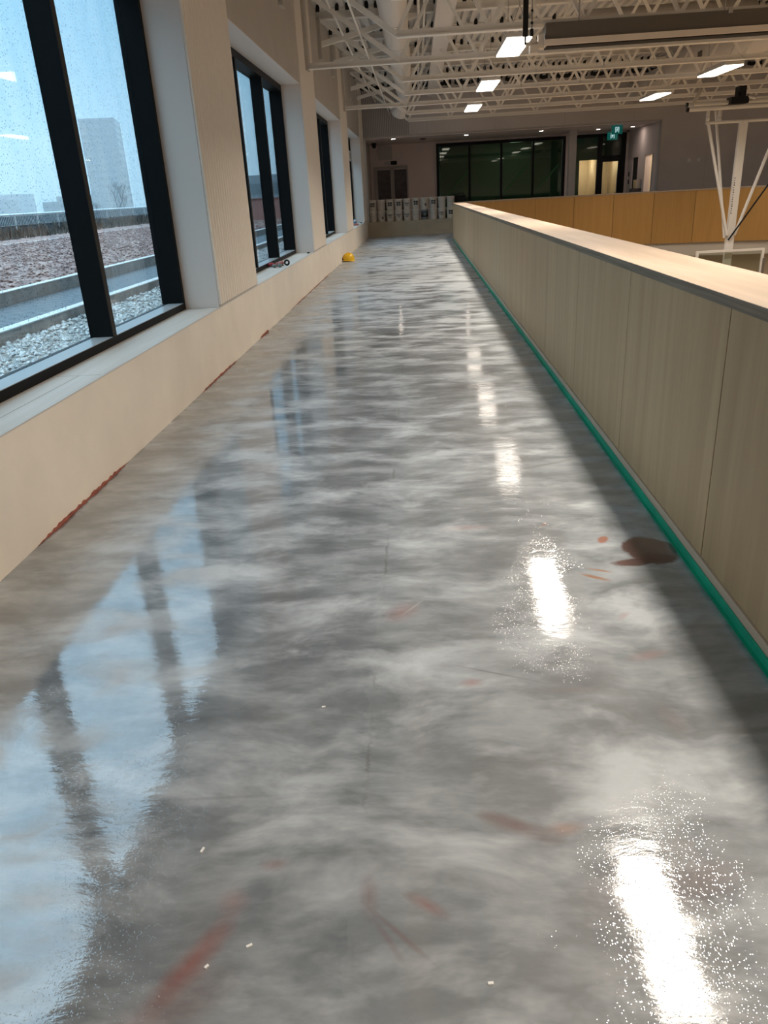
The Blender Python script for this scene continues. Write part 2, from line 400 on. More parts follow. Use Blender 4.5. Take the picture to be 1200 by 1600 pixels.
MB().box(XL, XL+.004, YB, YE, 0.0, .60).build('low_wall_face', M['lowwall'], wall_left)
MB().box(XL-.004, XL+.006, YB, YE, .598, .608).build('corner_bead', M['white2'], wall_left)
rv = MB()
for a, b_ in WIN:
    rv.box(-2.5, XL+.001, a, a+.006, .607, 3.37); rv.box(-2.5, XL+.001, b_-.006, b_, .607, 3.37); rv.box(-2.5, XL+.001, a, b_, 3.364, 3.37)
rv.build('window_reveal', M['reveal'], wall_left)

XF, XGL = -2.31, -2.47
for k, (a, b_) in enumerate(WIN):
    w = struct(thing('window_%d' % (k+1), ['tall black framed window nearest the camera', 'tall black framed window with work gear on its sill', 'tall black framed window behind the hard hat', 'last black framed window before the stacked pails'][k], None))
    f = MB(); f.box(XGL-.05, XF, a, b_, .607, .665); f.box(XGL-.05, XF, a, b_, 3.27, 3.37)
    f.box(XGL-.05, XF, a, a+.06, .665, 3.27); f.box(XGL-.05, XF, b_-.06, b_, .665, 3.27)
    f.build('window_frame', M['frame'], w)
    MB().box(XGL+.006, XF-.004, a+.06, b_-.06, .665, .669).build('frame_ledge', M['frameledge'], w)
    n = 3; wd = (b_-a)/n
    for i in range(1, n):
        y = a+wd*i-.02; MB().box(XGL-.015, XF-.002, y-.035, y+.035, .665, 3.27).build('mullion', M['frame'], w)
        MB().box(XF-.002, XF+.003, y-.033, y+.033, .665, 3.27).build('mullion_cover', M['framedark'], w)
    for i in range(n):
        p0 = a+.06 if i == 0 else a+wd*i+.015; p1 = b_-.06 if i == n-1 else a+wd*(i+1)-.055
        MB().box(XGL-.012, XGL, p0, p1, .665, 3.27).build('pane', M['wetglass'], w)
    s = MB().box(-2.5, XL-.012, a+.006, b_-.006, .585, .606).build('window_sill', M['sill'], w)
    if k == 0:
        MB().box(-2.28, -2.0, 4.55, 4.555, .6061, .6063).build('sill_joint', M['capedge'], w)
        MB().bar((-2.16, 2.1, .6062), (-2.14, 4.55, .6062), .004, .0004).build('sill_joint', M['capedge'], w)

# guard wall to the gym
wr = MB().prism([(XK+.018, YB), (XG-.018, YB)] + [(XG-.018, 26.9)] + [(XK+.018, 26.9)], 0, 1.098)
cg = offset(G, .018); ct = offset(G, .332)
wr.prism(cg + ct[::-1], -.50, 1.098)
wall_right = struct(wr.build('wall_right', M['seam']))
seam0 = 2.88; pit = 1.412
for i in range(-6, 18):
    y0 = max(seam0+pit*i, YB); y1 = min(seam0+pit*(i+1), 26.9)
    if y1-y0 < .1: continue
    MB().box(XK, XK+.018, y0+.0035, y1-.0035, .082, 1.096).build('wood_panel', M['panel'], wall_right)
MB().box(XK-.008, XK+.018, YB, 26.9, 0.0, .080).build('base_board', M['base'], wall_right)
def strip(pl_a, pl_b, z0, z1, name, mat, par):
    return MB().prism(list(pl_a)+list(pl_b)[::-1], z0, z1).build(name, mat, par)
# track side of the curve
arcT = GT[:10]; strip(offset(arcT, 0), offset(arcT, -.02), .0, 1.096, 'wood_panel', M['panel'], wall_right)
# gym side panels
def walk(pl, step):
    out = [Vector(pl[0])]; rem = step
    for a, b_ in zip(pl[:-1], pl[1:]):
        a = Vector(a); b_ = Vector(b_); ln = (b_-a).length; pos = 0
        while pos+rem <= ln:
            pos += rem; out.append(a+(b_-a)*(pos/ln)); rem = step
        rem -= ln-pos
    return out
strip(G[:10], offset(G[:10], .02), -.52, 1.096, 'gym_side_panel', M['orange'], wall_right)
pts = walk(G[9:], 1.30)
for a, b_ in zip(pts[:-1], pts[1:]):
    d = (b_-a).normalized()*.006; n_ = Vector((-d.y, d.x)).normalized()*.02
    a = a+d; b_ = b_-d
    MB().prism([(a.x, a.y), (b_.x, b_.y), (b_.x+n_.x, b_.y+n_.y), (a.x+n_.x, a.y+n_.y)], -.52, 1.096).build('gym_side_panel', M['orange'], wall_right)
MB().box(XG-.018, XG, YB, 26.9, -.52, 1.096).build('gym_side_panel', M['orange'], wall_right)
capo = [(XG+.012, YB), (XG+.012, 26.9)] + offset(G, -.012)[1:]; capi = [(XK-.012, YB), (XK-.012, 26.9)] + offset(G, .362)[1:]
strip(capo, capi, 1.098, 1.137, 'cap_edge', M['capedge'], wall_right)
strip(capo, capi, 1.137, 1.140, 'cap_board', M['cap'], wall_right)
# slab edge and lower gym walls
strip(offset(G, .06), offset(G, .3), -.95, -.52, 'slab_fascia', M['fascia'], wall_right)
strip(offset([(XG, YB)]+G, .5)[0:], offset([(XG, YB)]+G, .7), -4.5, -.95, 'wall_lower', M['gymwall'], wall_right)
MB().box(XK+.05, XG-.05, YB, 26.9, -.95, -.3).build('slab_fascia', M['fascia'], wall_right)

# far end: bench wall, recess, soffit, upper wall
fw = MB(); fw.box(-2.525, 1.9, YE, YE+.75, -.3, .535); fw.box(1.9, 8.9, YE, YE+.2, -.3, .2)
struct(fw.build('wall_bench', plain('bench_wall', (.50, .42, .30), .6, var=.12, vscale=2)))
uw = MB(); uw.box(-2.525, 22.3, YE, YE+.3, 3.46, 5.3); uw.box(8.9, 22.3, YE, YE+.3, -.3, 3.46)
wall_far = struct(uw.build('wall_far', M['greywall']))
fp = MB()
for i in range(26): x = XL+.03+i*.066; fp.box(x, x+.04, YE-.014, YE, 3.5, 5.1)
fp.build('ribbed_panel', plain('ribbed_grey', (.34, .31, .31), .6), wall_far)
jt = MB()
for x in (.4, 2.9, 5.4, 7.9, 10.6, 13.2): jt.box(x, x+.012, YE-.003, YE, 3.46 if x < 8.9 else 0, 5.1)
jt.box(8.9, 8.93, YE-.012, YE, 0, 3.5); jt.box(-1.98, 8.93, YE-.012, YE, 3.46, 3.50)
jt.build('panel_joint', plain('joint_grey', (.48, .44, .42), .6), wall_far)
struct(MB().box(-2.525, 8.9, YE+.3, 36.2, 3.44, 3.6).build('ceiling_soffit', M['pinkwall']))
bw = MB(); bw.box(-2.525, .83, 35.5, 35.7, -.3, 3.44); bw.box(.83, 8.9, 35.5, 35.7, 3.36, 3.44); bw.box(6.27, 6.6, 35.5, 35.7, -.3, 3.36); bw.box(8.78, 9.1, 35.5, 35.7, -.3, 3.44)
wall_back = struct(bw.build('wall_back', M['pinkwall']))
struct(MB().box(XL-.3, XL-.02, YE+.3, 35.5, -.3, 3.44).build('wall_recess_left', plain('recess_left', (.5, .45, .43), .6)))
struct(MB().box(XL-.02, XL+.08, YE+.02, YE+.30, .54, 3.44).build('trim_1', M['white2']))
rw = MB(); rw.box(8.9, 9.1, YE+.3, 31.82, -.3, 3.44); rw.box(8.9, 9.1, 32.75, 33.85, -.3, 3.44); rw.box(8.9, 9.1, 34.72, 35.5, -.3, 3.44); rw.box(8.9, 9.1, 31.82, 32.75, 2.38, 3.44); rw.box(8.9, 9.1, 33.85, 34.72, 2.36, 3.44)
struct(rw.build('wall_recess_right', M['pinkwall']))
struct(MB().box(-2.525, 9.1, YE+.75, 41, -.35, -.3).build('floor_recess', M['concrete']))
struct(MB().box(6.02, 6.30, 33.2, 33.48, -.3, 3.44).build('pillar', M['whitepanel']))
struct(MB().box(22, 22.3, YB, YE, -4.7, 5.3).build('wall_gym_right', M['greywall']))
struct(MB().box(-2.525, 22.3, YB-.3, YB, -4.7, 5.3).build('wall_behind', M['wall']))

# doors and glazing at the back
d = struct(thing('door_1', 'wrapped dark double door behind the stacked pails', None))
f = MB(); f.box(-1.86, -.40, 35.42, 35.5, 2.50, 2.60); f.box(-1.86, -1.72, 35.42, 35.5, -.3, 2.5); f.box(-.46, -.40, 35.42, 35.5, -.3, 2.5); f.box(-1.16, -1.0, 35.43, 35.5, -.3, 2.5)
f.build('door_frame', M['doorgrey'], d)
for x0, x1 in ((-1.72, -1.16), (-1.0, -.46)): MB().box(x0, x1, 35.45, 35.49, -.3, 2.46).build('door_leaf_or_shade', M['doordark'], d)

w = struct(thing('window_5', 'dark four pane interior window with black frame', None))
f = MB(); f.box(.83, 6.27, 35.42, 35.56, 3.24, 3.36); f.box(.83, 6.27, 35.42, 35.56, .3, .4); f.box(.83, .93, 35.42, 35.56, .4, 3.24); f.box(6.15, 6.27, 35.42, 35.56, .4, 3.24)
f.build('window_frame', M['black'], w)
xs = [.93, 2.23, 3.58, 4.92, 6.15]
for x in xs[1:-1]: MB().box(x-.045, x+.045, 35.42, 35.56, .4, 3.24).build('mullion', M['black'], w)
for i in range(4):
    p = MB().box(xs[i]+.045, xs[i+1]-.045, 35.49, 35.50, .4, 3.24).build('pane', M['darkglass'], w)
    if i in (0, 2, 3):  # thin green diagonal strip across some of the panes
        x0 = xs[i]+(.35, .2, .15, .15)[i]; MB().bar((x0, 35.484, 1.35), (x0+.95, 35.484, 2.3), .008, .045, up=(1, 0, 0)).build('diagonal_strip', plain('green_strip_%d' % i, (.035, .15, .045), .6), p)
d = struct(thing('door_2', 'glazed black entrance with door and sidelight at far end', None))
f = MB(); f.box(6.6, 8.78, 35.42, 35.56, 3.24, 3.36); f.box(7.62, 7.80, 35.42, 35.56, -.3, 3.24); f.box(8.62, 8.78, 35.42, 35.56, -.3, 3.24); f.box(6.6, 6.66, 35.42, 35.56, -.3, 3.24); f.box(7.8, 8.62, 35.42, 35.56, 2.38, 2.52)
f.build('door_frame', M['black'], d)
MB().box(6.66, 7.62, 35.49, 35.5, -.3, 3.24).build('pane', M['clear'], d)
MB().box(7.8, 8.62, 35.49, 35.5, 2.52, 3.24).build('pane', M['darkglass'], d)
lf = MB(); lf.box(7.8, 7.86, 35.46, 35.52, -.3, 2.38); lf.box(8.5, 8.62, 35.46, 35.52, -.3, 2.38); lf.box(7.86, 8.5, 35.46, 35.52, 2.28, 2.38)
l = lf.build('door_leaf_or_shade', M['black'], d)
MB().box(7.86, 8.5, 35.485, 35.49, -.3, 2.28).build('pane', M['clear'], l)
MB().tube((8.47, 35.40, .9), (8.47, 35.40, 1.9), .014, 8).build('door_handle', M['steel'], l)
# rooms behind the glass
rm = MB(); rm.box(.6, 9.1, 40.0, 40.2, -.3, 3.6); rm.box(9.1, 9.2, 35.5, 40.2, -.3, 3.6); rm.box(.4, .6, 35.7, 40, -.3, 3.44); rm.box(.4, 9.1, 35.7, 40.2, 3.44, 3.5); rm.box(.4, 9.1, 36.2, 40.2, 3.44, 3.6)
struct(rm.build('wall_dark_room', M['darkroom']))
rm = MB(); rm.box(6.9, 7.0, 37.2, 40.0, -.3, 3.44); rm.box(6.9, 9.1, 39.4, 39.6, -.3, 2.6); rm.box(9.0, 9.1, 35.7, 39.6, -.3, 3.44); rm.box(8.05, 8.12, 37.6, 39.4, -.3, 2.5); rm.box(6.9, 9.1, 37.2, 40, 2.6, 2.7)
struct(rm.build('wall_lit_room', M['cream']))
rm = MB(); rm.box(6.4, 6.98, 36.0, 36.1, -.3, 3.44); rm.box(6.98, 9.0, 36.0, 36.1, 2.40, 3.44)
struct(rm.build('wall_lobby', M['darkroom']))
lamp = tag(MB().box(7.3, 7.7, 38.2, 38.8, 2.56, 2.6).build('ceiling_light', M['room']), 'lit ceiling light inside the far entrance hall', 'ceiling light')
lamp = tag(MB().box(8.3, 8.7, 37.9, 38.3, 2.56, 2.6).build('ceiling_light', M['room']), 'lit ceiling light beyond the far glazed door', 'ceiling light')
for x, y, lab in ((1.15, 36.6, 'dim ceiling light behind the first dark pane of far window'), (3.9, 37.0, 'dim ceiling light behind the third dark pane of far window'), (4.3, 38.4, 'dim rear ceiling light deep behind the third dark pane')):
    tag(MB().box(x, x+.5, y, y+.12, 3.38, 3.42).build('ceiling_light', M['strip']), lab, 'ceiling light', 'dim lights behind the dark glass')
# side openings of the recess
d = struct(thing('door_3', 'dark open doorway in the side wall of the recess', None))
MB().box(8.95, 9.0, 33.85, 34.72, -.3, 2.36).build('door_leaf_or_shade', M['blackmatte'], d)  # black sheet stands for the darkness inside the open doorway
d = struct(thing('door_4', 'lit cream doorway in the side wall of the recess', None))
MB().box(10.4, 10.5, 31.3, 33.4, -.3, 2.6).box(9.1, 10.5, 33.3, 33.4, -.3, 2.6).box(9.1, 10.5, 31.3, 33.4, 2.6, 2.7).build('lit_room', M['cream'], d)
MB().box(9.5, 9.9, 32.0, 32.6, 2.55, 2.6).build('room_lamp', M['room'], d)
f = MB(); f.box(8.885, 8.9, 31.76, 31.82, -.3, 2.42); f.box(8.885, 8.9, 32.75, 32.81, -.3, 2.42); f.build('door_frame', M['greywall'], d)
fn = thing('drinking_fountain', 'grey wall drinking fountain between the recess side doorways', 'drinking fountain', (8.9, 33.3, .9))
MB().box(-.22, 0, -.2, .2, .30, .62).build('bottle_filler', M['steel'], fn); MB().box(-.36, 0, -.22, .22, 0, .30).build('basin', M['doordark'], fn)
for z, lab in ((1.75, 'upper small black switch plate beside far glazed door'), (1.45, 'lower small black switch plate beside far glazed door')):
    o = MB(); o.box(-.02, 0, -.05, .05, -.09, .09); o.box(-.03, -.02, -.015, .015, -.03, .03)
    tag(o.build('switch_plate', M['black'], loc=(8.9, 35.1, z)), lab, 'switch', 'switches by the far door')
# roof deck
dk = MB(); prof = []; x = XL-.1
while x < 22.2:
    prof += [(x, DECK), (x+.10, DECK), (x+.125, DECK+.075), (x+.175, DECK+.075)]; x += .2
nv = len(prof); dk.add([(a, YB, z) for a, z in prof]+[(a, YE, z) for a, z in prof], [(i, i+nv, i+nv+1, i+1) for i in range(nv-1)])
dk.box(-2.525, 22.3, YB, YE+.3, 5.3, 5.4)
ceiling = struct(dk.build('ceiling', M['deck']))
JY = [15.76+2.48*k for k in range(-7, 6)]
cl = MB()  # shade in the flute gaps over the joists, built as black boxes
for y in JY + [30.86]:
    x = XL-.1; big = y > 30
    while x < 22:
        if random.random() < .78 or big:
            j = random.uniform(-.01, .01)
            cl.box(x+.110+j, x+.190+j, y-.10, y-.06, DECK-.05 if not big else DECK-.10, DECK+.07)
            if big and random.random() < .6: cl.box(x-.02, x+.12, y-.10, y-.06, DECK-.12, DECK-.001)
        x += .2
tag(cl.build('flute_shade', M['blackmatte'], ceiling), kind='stuff')

# ------------------------------------------------------------------ roof joists
ZB, ZT, XJ0, XJ1, PJ = 3.75, 5.0, -.25, 21.9, 1.40
def chord(z, x0, up):
    m = MB(); m.box(x0, XJ1, -.022, .022, z-.035, z+.05)
    s = .04 if up else -.05
    m.box(x0, XJ1, -.07, .07, z+s, z+s+.018); return m
web_long = None
def make_joist(ext):
    r = thing('roof_joist', 'x', 'roof joist')
    chord(ZB, XL if ext else XJ0, False).build('bottom_chord', M['white'], r)
    m = MB(); m.box(XL, XJ1, -.035, .035, ZT-.08, ZT+.06); m.box(XL, XJ1, -.09, .09, ZT+.06, ZT+.095); m.box(XL, XJ1, -.09, .09, ZT-.09, ZT-.07); m.build('top_chord', M['white'], r)
    first = {}
    k = 0; x = XJ0
    while x < XJ1-PJ:
        for nm, a, b_ in (('u', (0, 0, ZB), (PJ/2, 0, ZT-.05)), ('d', (PJ/2, 0, ZT-.05), (PJ, 0, ZB))):
            if nm not in first:
                o = MB().bar(a, b_, .045, .055).build('web_member', M['white'], r); first[nm] = o.data
            else:
                o = bpy.data.objects.new('web_member', first[nm]); COL.objects.link(o); o.parent = r
            o.location = (x, 0, 0)
        x += PJ
    MB().bar((XJ0, 0, ZB), (XL+.05, 0, 4.93), .075, .075).build('end_web', M['white'], r)
    if not ext: MB().bar((XL, 0, 4.47), (.1, 0, 4.90), .09, .10).build('knee_brace', M['white'], r)
    MB().box(XL-.0, XL+.07, -.14, .14, 4.2 if not ext else ZB-.07, 4.95).build('bearing_seat', M['wall'], r)
    return r
jA = make_joist(False); jB = make_joist(True)
used = {}
vis = {12: 'white roof joist closest to the far grey wall', 11: 'second white roof joist out from the far grey wall', 10: 'third white roof joist from far wall, its lower chord reaching the window wall', 9: 'fourth white roof joist out from the far grey wall', 8: 'fifth white roof joist out from the far grey wall', 7: 'sixth white roof joist from far wall, lower chord meeting the wall past second window', 6: 'seventh white roof joist from far wall, just behind the grey curtain housing'}
for i, y in enumerate(JY):
    ext = (i-7) % 3 == 0; src = jB if ext else jA
    o = src if id(src) not in used else copy_tree(src); used[id(src)] = 1
    o.location = (0, y, 0); o['group'] = 'white open web roof joists'
    o['label'] = vis.get(i, 'white open web roof joist above the near end of the walkway')
    if i not in vis: o['group'] = 'near roof joists'

# bridging, conduits and ducts along the hall
for x, z, r, lab in ((-1.45, 4.62, .022, 'thin white bridging rod nearest the window wall under the roof'), (-.95, 4.2, .018, 'thin white bridging rod between window wall and round duct'), (.12, 4.85, .03, 'thin white conduit just right of the round duct'), (.24, 4.85, .03, 'thin white conduit beside the flat cable duct')):
    tag(MB().tube((x, 2, z), (x, YE, z), r, 8).build('ceiling_conduit' if x > 0 else 'bridging_rod', M['white'], None), lab, 'conduit' if x > 0 else 'rod', 'rods and conduits along the roof')
du = thing('round_duct', 'round white duct running along the walkway roof by the windows', 'duct', (-.33, 0, 4.45))
MB().tube((0, 0, 0), (0, 26.2, 0), .25, 28).build('duct_body', M['duct'], du)
for y in (13, 15.4, 17.8, 20.2, 22.6, 25): MB().tube((0, y-.03, 0), (0, y+.03, 0), .262, 28).build('duct_joint', M['duct'], du)
MB().tube((0, 26.2, 0), (0, 26.9, -.12), .25, 24, .17).build('duct_reducer', M['duct'], du)
MB().tube((.02, 26.8, -.1), (-.22, 27.2, -.58), .13, 20, .24).build('diffuser', M['duct'], du)
du2 = thing('flat_duct', 'narrow straight white duct right of the round duct', 'duct', (0, 0, 0))
MB().box(.44, .80, 2, 30.6, 4.62, 4.84).build('duct_body', M['duct'], du2)
du3 = thing('supply_duct', 'large white supply duct over the gym with side grilles', 'duct', (0, 0, 0))
MB().tube((7.65, 14, 4.42), (7.65, 24, 4.42), .44, 28).tube((7.65, 24, 4.42), (7.65, 25.2, 4.42), .44, 28, .30).tube((7.65, 25.2, 4.42), (7.65, 30.2, 4.42), .30, 28).build('duct_body', M['duct'], du3)
for y, rr in ((22.2, .44), (26.5, .30), (28.8, .30)):
    g = MB(); g.box(7.65-rr-.03, 7.65-rr+.06, y-.2, y+.2, 4.25, 4.45); gl = g.build('grille', M['duct'], du3)
    MB().box(7.65-rr-.035, 7.65-rr-.028, y-.16, y+.16, 4.28, 4.42).build('grille_slats', M['housing'], gl)
du4 = thing('cross_duct', 'wide white duct crossing high above the curtain housing', 'duct', (0, 0, 0))
MB().tube((3.6, 19.0, 4.55), (7.15, 19.0, 4.55), .36, 28).build('duct_body', M['duct'], du4)

# ------------------------------------------------------------------ light fixtures
def make_fixture():
    r = thing('high_bay_light', 'x', 'ceiling light')
    b_ = MB(); b_.box(-.20, .20, -.86, .86, .025, .085); b_.box(-.12, .12, -.5, .5, .085, .14); b_.build('lamp_housing', M['white2'], r)
    MB().box(-.19, .19, -.85, .85, 0, .024).build('diffuser', M['light'], r)
    for y in (-.8, .8):
        h = MB(); h.tube((-.15, y, .085), (0, y, .45), .006, 6).tube((.15, y, .085), (0, y, .45), .006, 6).tube((0, y, .45), (0, y, 1.45), .006, 6)
        h.build('hanger_wire', M['steel'], r)
    return r
fx = make_fixture(); first = True
la = bpy.data.lights.new('lamp_beam', 'AREA'); la.shape = 'RECTANGLE'; la.size = .25; la.size_y = 1.2; la.energy = 112; la.color = (1, .885, .75); la.spread = math.radians(138)
lo = bpy.data.objects.new('lamp_beam', la); COL.objects.link(lo); lo.parent = fx; lo.location = (0, 0, -.006)
lab = {(0, 2): 'lit ceiling light beside the black hanging strap, first of the walkway row', (0, 3): 'lit ceiling light in the walkway row, second beyond the black strap', (0, 4): 'lit ceiling light in the walkway row closest to the far wall', (1, 3): 'larger lit ceiling light out over the gym near the hoop frame', (1, 4): 'smaller lit ceiling light out over the gym, nearest the far wall'}
for ix, x in enumerate((1.63, 6.7, 11.75, 16.8)):
    for iy in range(-1, 5):
        y = (-1.0, 4.0, 9.2, 14.36, 19.3, 24.2)[iy+1]
        if ix == 1 and iy == 1: y = 9.4
        o = fx if first else copy_tree(fx); first = False
        o.location = (x, y, 3.62); o['group'] = 'high bay lights under the roof'
        k = lab.get((ix, iy))
        o['label'] = k or 'lit linear ceiling light above the frame of the photo'
        if not k: o['group'] = 'high bay lights out of frame'

# downlights in the soffit
for (x, y), l in zip(((-.87, 31.84), (1.91, 32.13), (4.79, 32.39)), ('small lit downlight above the wrapped double door', 'small lit downlight left of the four pane dark window', 'small lit downlight above the right half of dark window')):
    d = thing('downlight', l, 'downlight', (x, y, 3.44), 'downlights in the recess ceiling')
    MB().lathe([(.14, 0), (.14, -.012), (.085, -.014)], 20).build('trim_ring', M['white2'], d); MB().lathe([(.085, -.01), (.001, -.012)], 20).build('lens', M['down'], d)
for (x, y), l in zip(((7.2, 33.6), (8.45, 33.3)), ('small downlight over the glazed entrance', 'small downlight over the drinking fountain')):
    d = thing('downlight', l, 'downlight', (x, y, 3.44), 'downlights in the recess ceiling')
    MB().lathe([(.14, 0), (.14, -.012), (.085, -.014)], 20).build('trim_ring', M['white2'], d); MB().lathe([(.085, -.01), (.001, -.012)], 20).build('lens', M['down'], d)
o = tag(MB().lathe([(.12, 0), (.12, -.03), (.03, -.05), (.001, -.05)], 18).build('smoke_detector', M['doordark'], loc=(.26, 32.65, 3.44)), 'small dark round detector on the recess ceiling', 'detector')
c = thing('security_camera', 'small dark dome camera in the far left ceiling corner', 'camera', (-1.72, 33.8, 3.44))
MB().tube((0, 0, 0), (0, 0, -.08), .10, 16).build('mount', M['black'], c); MB().sphere((0, 0, -.12), .085, 14).build('dome', M['black'], c)
tag(MB().box(-1.66, -1.05, 35.44, 35.5, 2.86, 3.40).build('wall_board', M['whitepanel']), 'white square board mounted above the wrapped double door', 'board')
p = thing('door_sign', 'small grey and black plate above the wrapped double door', 'sign', (-1.0, 35.5, 2.72))
MB().box(-.40, -.12, -.02, 0, -.06, .07).build('grey_plate', M['greywall'], p); MB().box(-.12, .14, -.05, 0, -.07, .08).build('black_plate', M['black'], p)

# exit signs with running man
def exit_sign(loc, label):
    r = thing('exit_sign', label, 'exit sign', loc, 'green running man exit signs')
    MB().box(-.20, .20, -.03, .03, -.15, .15).build('sign_body', M['exitgreen'], r)
    g = MB(); y0, y1 = -.036, -.030
    g.box(-.09, .09, y0, y1, .085, .115); g.box(-.09, -.06, y0, y1, -.12, .085); g.box(.06, .09, y0, y1, -.12, .085)
    g.tube((.015, y0, .055), (.015, y1, .055), .020, 10)
    g.bar((.0, -.033, .03), (-.012, -.033, -.03), .006, .034, up=(1, 0, 0)); g.bar((-.012, -.033, -.03), (.03, -.033, -.07), .006, .018, up=(1, 0, 0)); g.bar((-.012, -.033, -.03), (-.035, -.033, -.10), .006, .018, up=(1, 0, 0))
    g.bar((0, -.033, .03), (.042, -.033, .0), .006, .014, up=(1, 0, 0)); g.bar((0, -.033, .03), (-.04, -.033, .005), .006, .014, up=(1, 0, 0))
    g.v = [(x*.8, y, z*.8) for x, y, z in g.v]; g.build('pictogram', M['exitwhite'], r)
    return r
r = exit_sign((7.55, 32.0, 3.29), 'green running man exit sign hanging higher and nearer')
MB().tube((0, 0, .15), (0, 0, .19), .02, 8).build('stem', M['black'], r)
r = exit_sign((7.90, 34.2, 3.20), 'green running man exit sign set lower and farther')
MB().tube((0, 0, .15), (0, 0, .27), .02, 8).build('stem', M['black'], r)
for x, l in ((9.99, 'left round white wall plate on the far grey wall'), (10.34, 'right round white wall plate on the far grey wall')):
    tag(MB().tube((x, YE, 2.08), (x, YE-.03, 2.08), .07, 16).tube((x, YE-.03, 2.08), (x, YE-.045, 2.08), .04, 16).build('wall_plate', M['paper']), l, 'wall plate', 'round plates on the far wall')

# ------------------------------------------------------------------ curtain housing and its strap
h = thing('curtain_housing', 'long dark taupe curtain housing hung under the roof over the gym', 'housing', (1.95, 13.0, 3.43))
MB().box(0, 11, 0, .35, .07, .29).build('housing_body', M['housing'], h, .006)
MB().box(-.02, 11, -.03, .36, 0.0, .075).build('bottom_strip', M['housing2'], h)
MB().box(.02, 11, .03, .30, -.015, 0).build('roller_slot', M['blackmatte'], h)
for x in (.5, 2.6, 5): MB().tube((x, .15, .29), (x, .15, 1.6), .012, 8).build('hanger_rod', M['steel'], h)
cp = MB(); cp.box(2.6, 2.66, -.02, .02, .25, .32); cp.build('hook', M['steel'], h)
br = MB(); br.box(-.28, -.02, .08, .12, .03, .07); br.box(-.22, -.10, .02, .2, -.08, .03); br.box(-.10, -.02, .05, .18, -.02, .16); br.build('end_bracket', M['housing2'], h)
st = thing('hanging_strap', 'black strap hanging from the roof beside the curtain housing', 'strap', (1.60, 12.6, 3.48))
MB().box(-.037, .037, -.008, .008, .1, 1.6).build('webbing', M['black'], st)
MB().box(-.035, .035, -.02, .02, .02, .1).tube((0, 0, .02), (0, 0, -.08), .012, 8).build('buckle', M['blackmatte'], st)
cb = thing('hoist_cable', 'thin black cable with dark fittings right of the strap', 'cable', (1.69, 12.6, 3.5))
MB().tube((0, 0, 0), (0, 0, 1.67), .006, 6).build('wire', M['black'], cb)
f = MB(); f.sphere((0, 0, .31), .018, 10).sphere((0, 0, .16), .02, 10); f.tube((0, 0, 0), (0, 0, .09), .024, 10); f.build('fitting', M['black'], cb)
tag(MB().tube((1.79, 12.6, 3.62), (1.79, 12.6, 5.1), .007, 6).box(1.72, 1.86, 12.57, 12.63, 3.60, 3.64).build('hanger_rod', M['housing2']), 'thin grey rod holding the bracket left of the curtain housing', 'rod')

# ------------------------------------------------------------------ basketball hoop
hp = thing('basketball_hoop', 'white ceiling hung basketball hoop with glass backboard over gym', 'basketball hoop', (8.38, 22, -.155)); hp.scale = (1.1, 1.1, 1.1)
def hx(nm, mb, m=None, par=None): return mb.build(nm, m or M['white2'], par or hp)
hx('mast', MB().box(-.09, .09, -.05, .05, -1.2, 2.66))
hx('cross_bar', MB().tube((-.86, 0, 2.66), (.95, 0, 2.66), .032, 12))
hx('strut', MB().tube((-.80, 0, 2.64), (-.10, -.06, .16), .035, 12)); hx('strut', MB().tube((-.50, .5, 3.0), (-.13, 0, .10), .03, 12)); hx('strut', MB().tube((.85, 0, 2.64), (.08, -.06, .16), .035, 12))
hx('brace', MB().tube((1.5, -.9, 3.0), (-.06, -.08, .05), .020, 10), M['black'])
hx('ceiling_pipe', MB().tube((-1.28, 0, 2.96), (2.2, 0, 2.96), .045, 14)); hx('ceiling_pipe', MB().tube((-1.15, .5, 3.1), (2.2, .5, 3.1), .045, 14)); hx('ceiling_pipe', MB().tube((-1.2, .1, 3.02), (-.2, 2.4, 3.66), .045, 14))
e = MB(); e.tube((-1.33, 0, 2.96), (-1.28, 0, 2.96), .05, 14); e.tube((-1.2, .5, 3.1), (-1.15, .5, 3.1), .05, 14); e.tube((-.2, 2.4, 3.66), (-.18, 2.46, 3.68), .06, 14); hx('pipe_cap', e, M['black'])
for x, y in ((-.83, 0), (-.49, .2)): hx('pipe_clamp', MB().box(x-.03, x+.03, y-.03, y+.03, 2.69, 2.94).sphere((x, y-.03, 2.74), .045, 10))
for x in (.9, 2.0): hx('hanger', MB().tube((x, .25, 2.96), (x, .68, 3.60), .025, 8))
wn = hx('winch', MB().box(-.22, .18, .3, .62, 3.05, 3.2), M['black']); hx('motor', MB().box(-.05, .12, .35, .6, 3.2, 3.42).tube((.0, .3, 3.3), (.0, .42, 3.3), .06, 12), M['black'], wn); hx('gear', MB().tube((.16, .34, 3.2), (.34, .34, 3.16), .05, 12), M['steel'], wn)
lt = MB(); zz = .65
while zz < 1.45:
    lt.box(-.072, -.055+random.uniform(0, .012), -.053, -.05, zz, zz+random.uniform(.02, .035)); zz += .052
hx('lettering', lt, M['print'])
bf = MB(); bf.box(-.82, .82, -.16, -.10, -.22, -.17); bf.box(-.82, -.76, -.16, -.10, -1.24, -.22); bf.box(.76, .82, -.16, -.10, -1.24, -.22); bf.box(-.82, .82, -.16, -.10, -1.29, -1.24)
bb = hx('backboard_frame', bf); MB().box(-.76, .76, -.135, -.125, -1.24, -.22).build('backboard_glass', M['clear'], bb)
sq = MB(); sq.box(-.33, .29, -.145, -.14, -.70, -.65); sq.box(-.33, -.28, -.145, -.14, -1.1, -.7); sq.box(.24, .29, -.145, -.14, -1.1, -.7); sq.build('target_square', M['white2'], bb)
rm = MB(); n = 24
ring = [(.23*math.cos(2*PI*i/n)-.02, -.40+.23*math.sin(2*PI*i/n), -1.1) for i in range(n+1)]
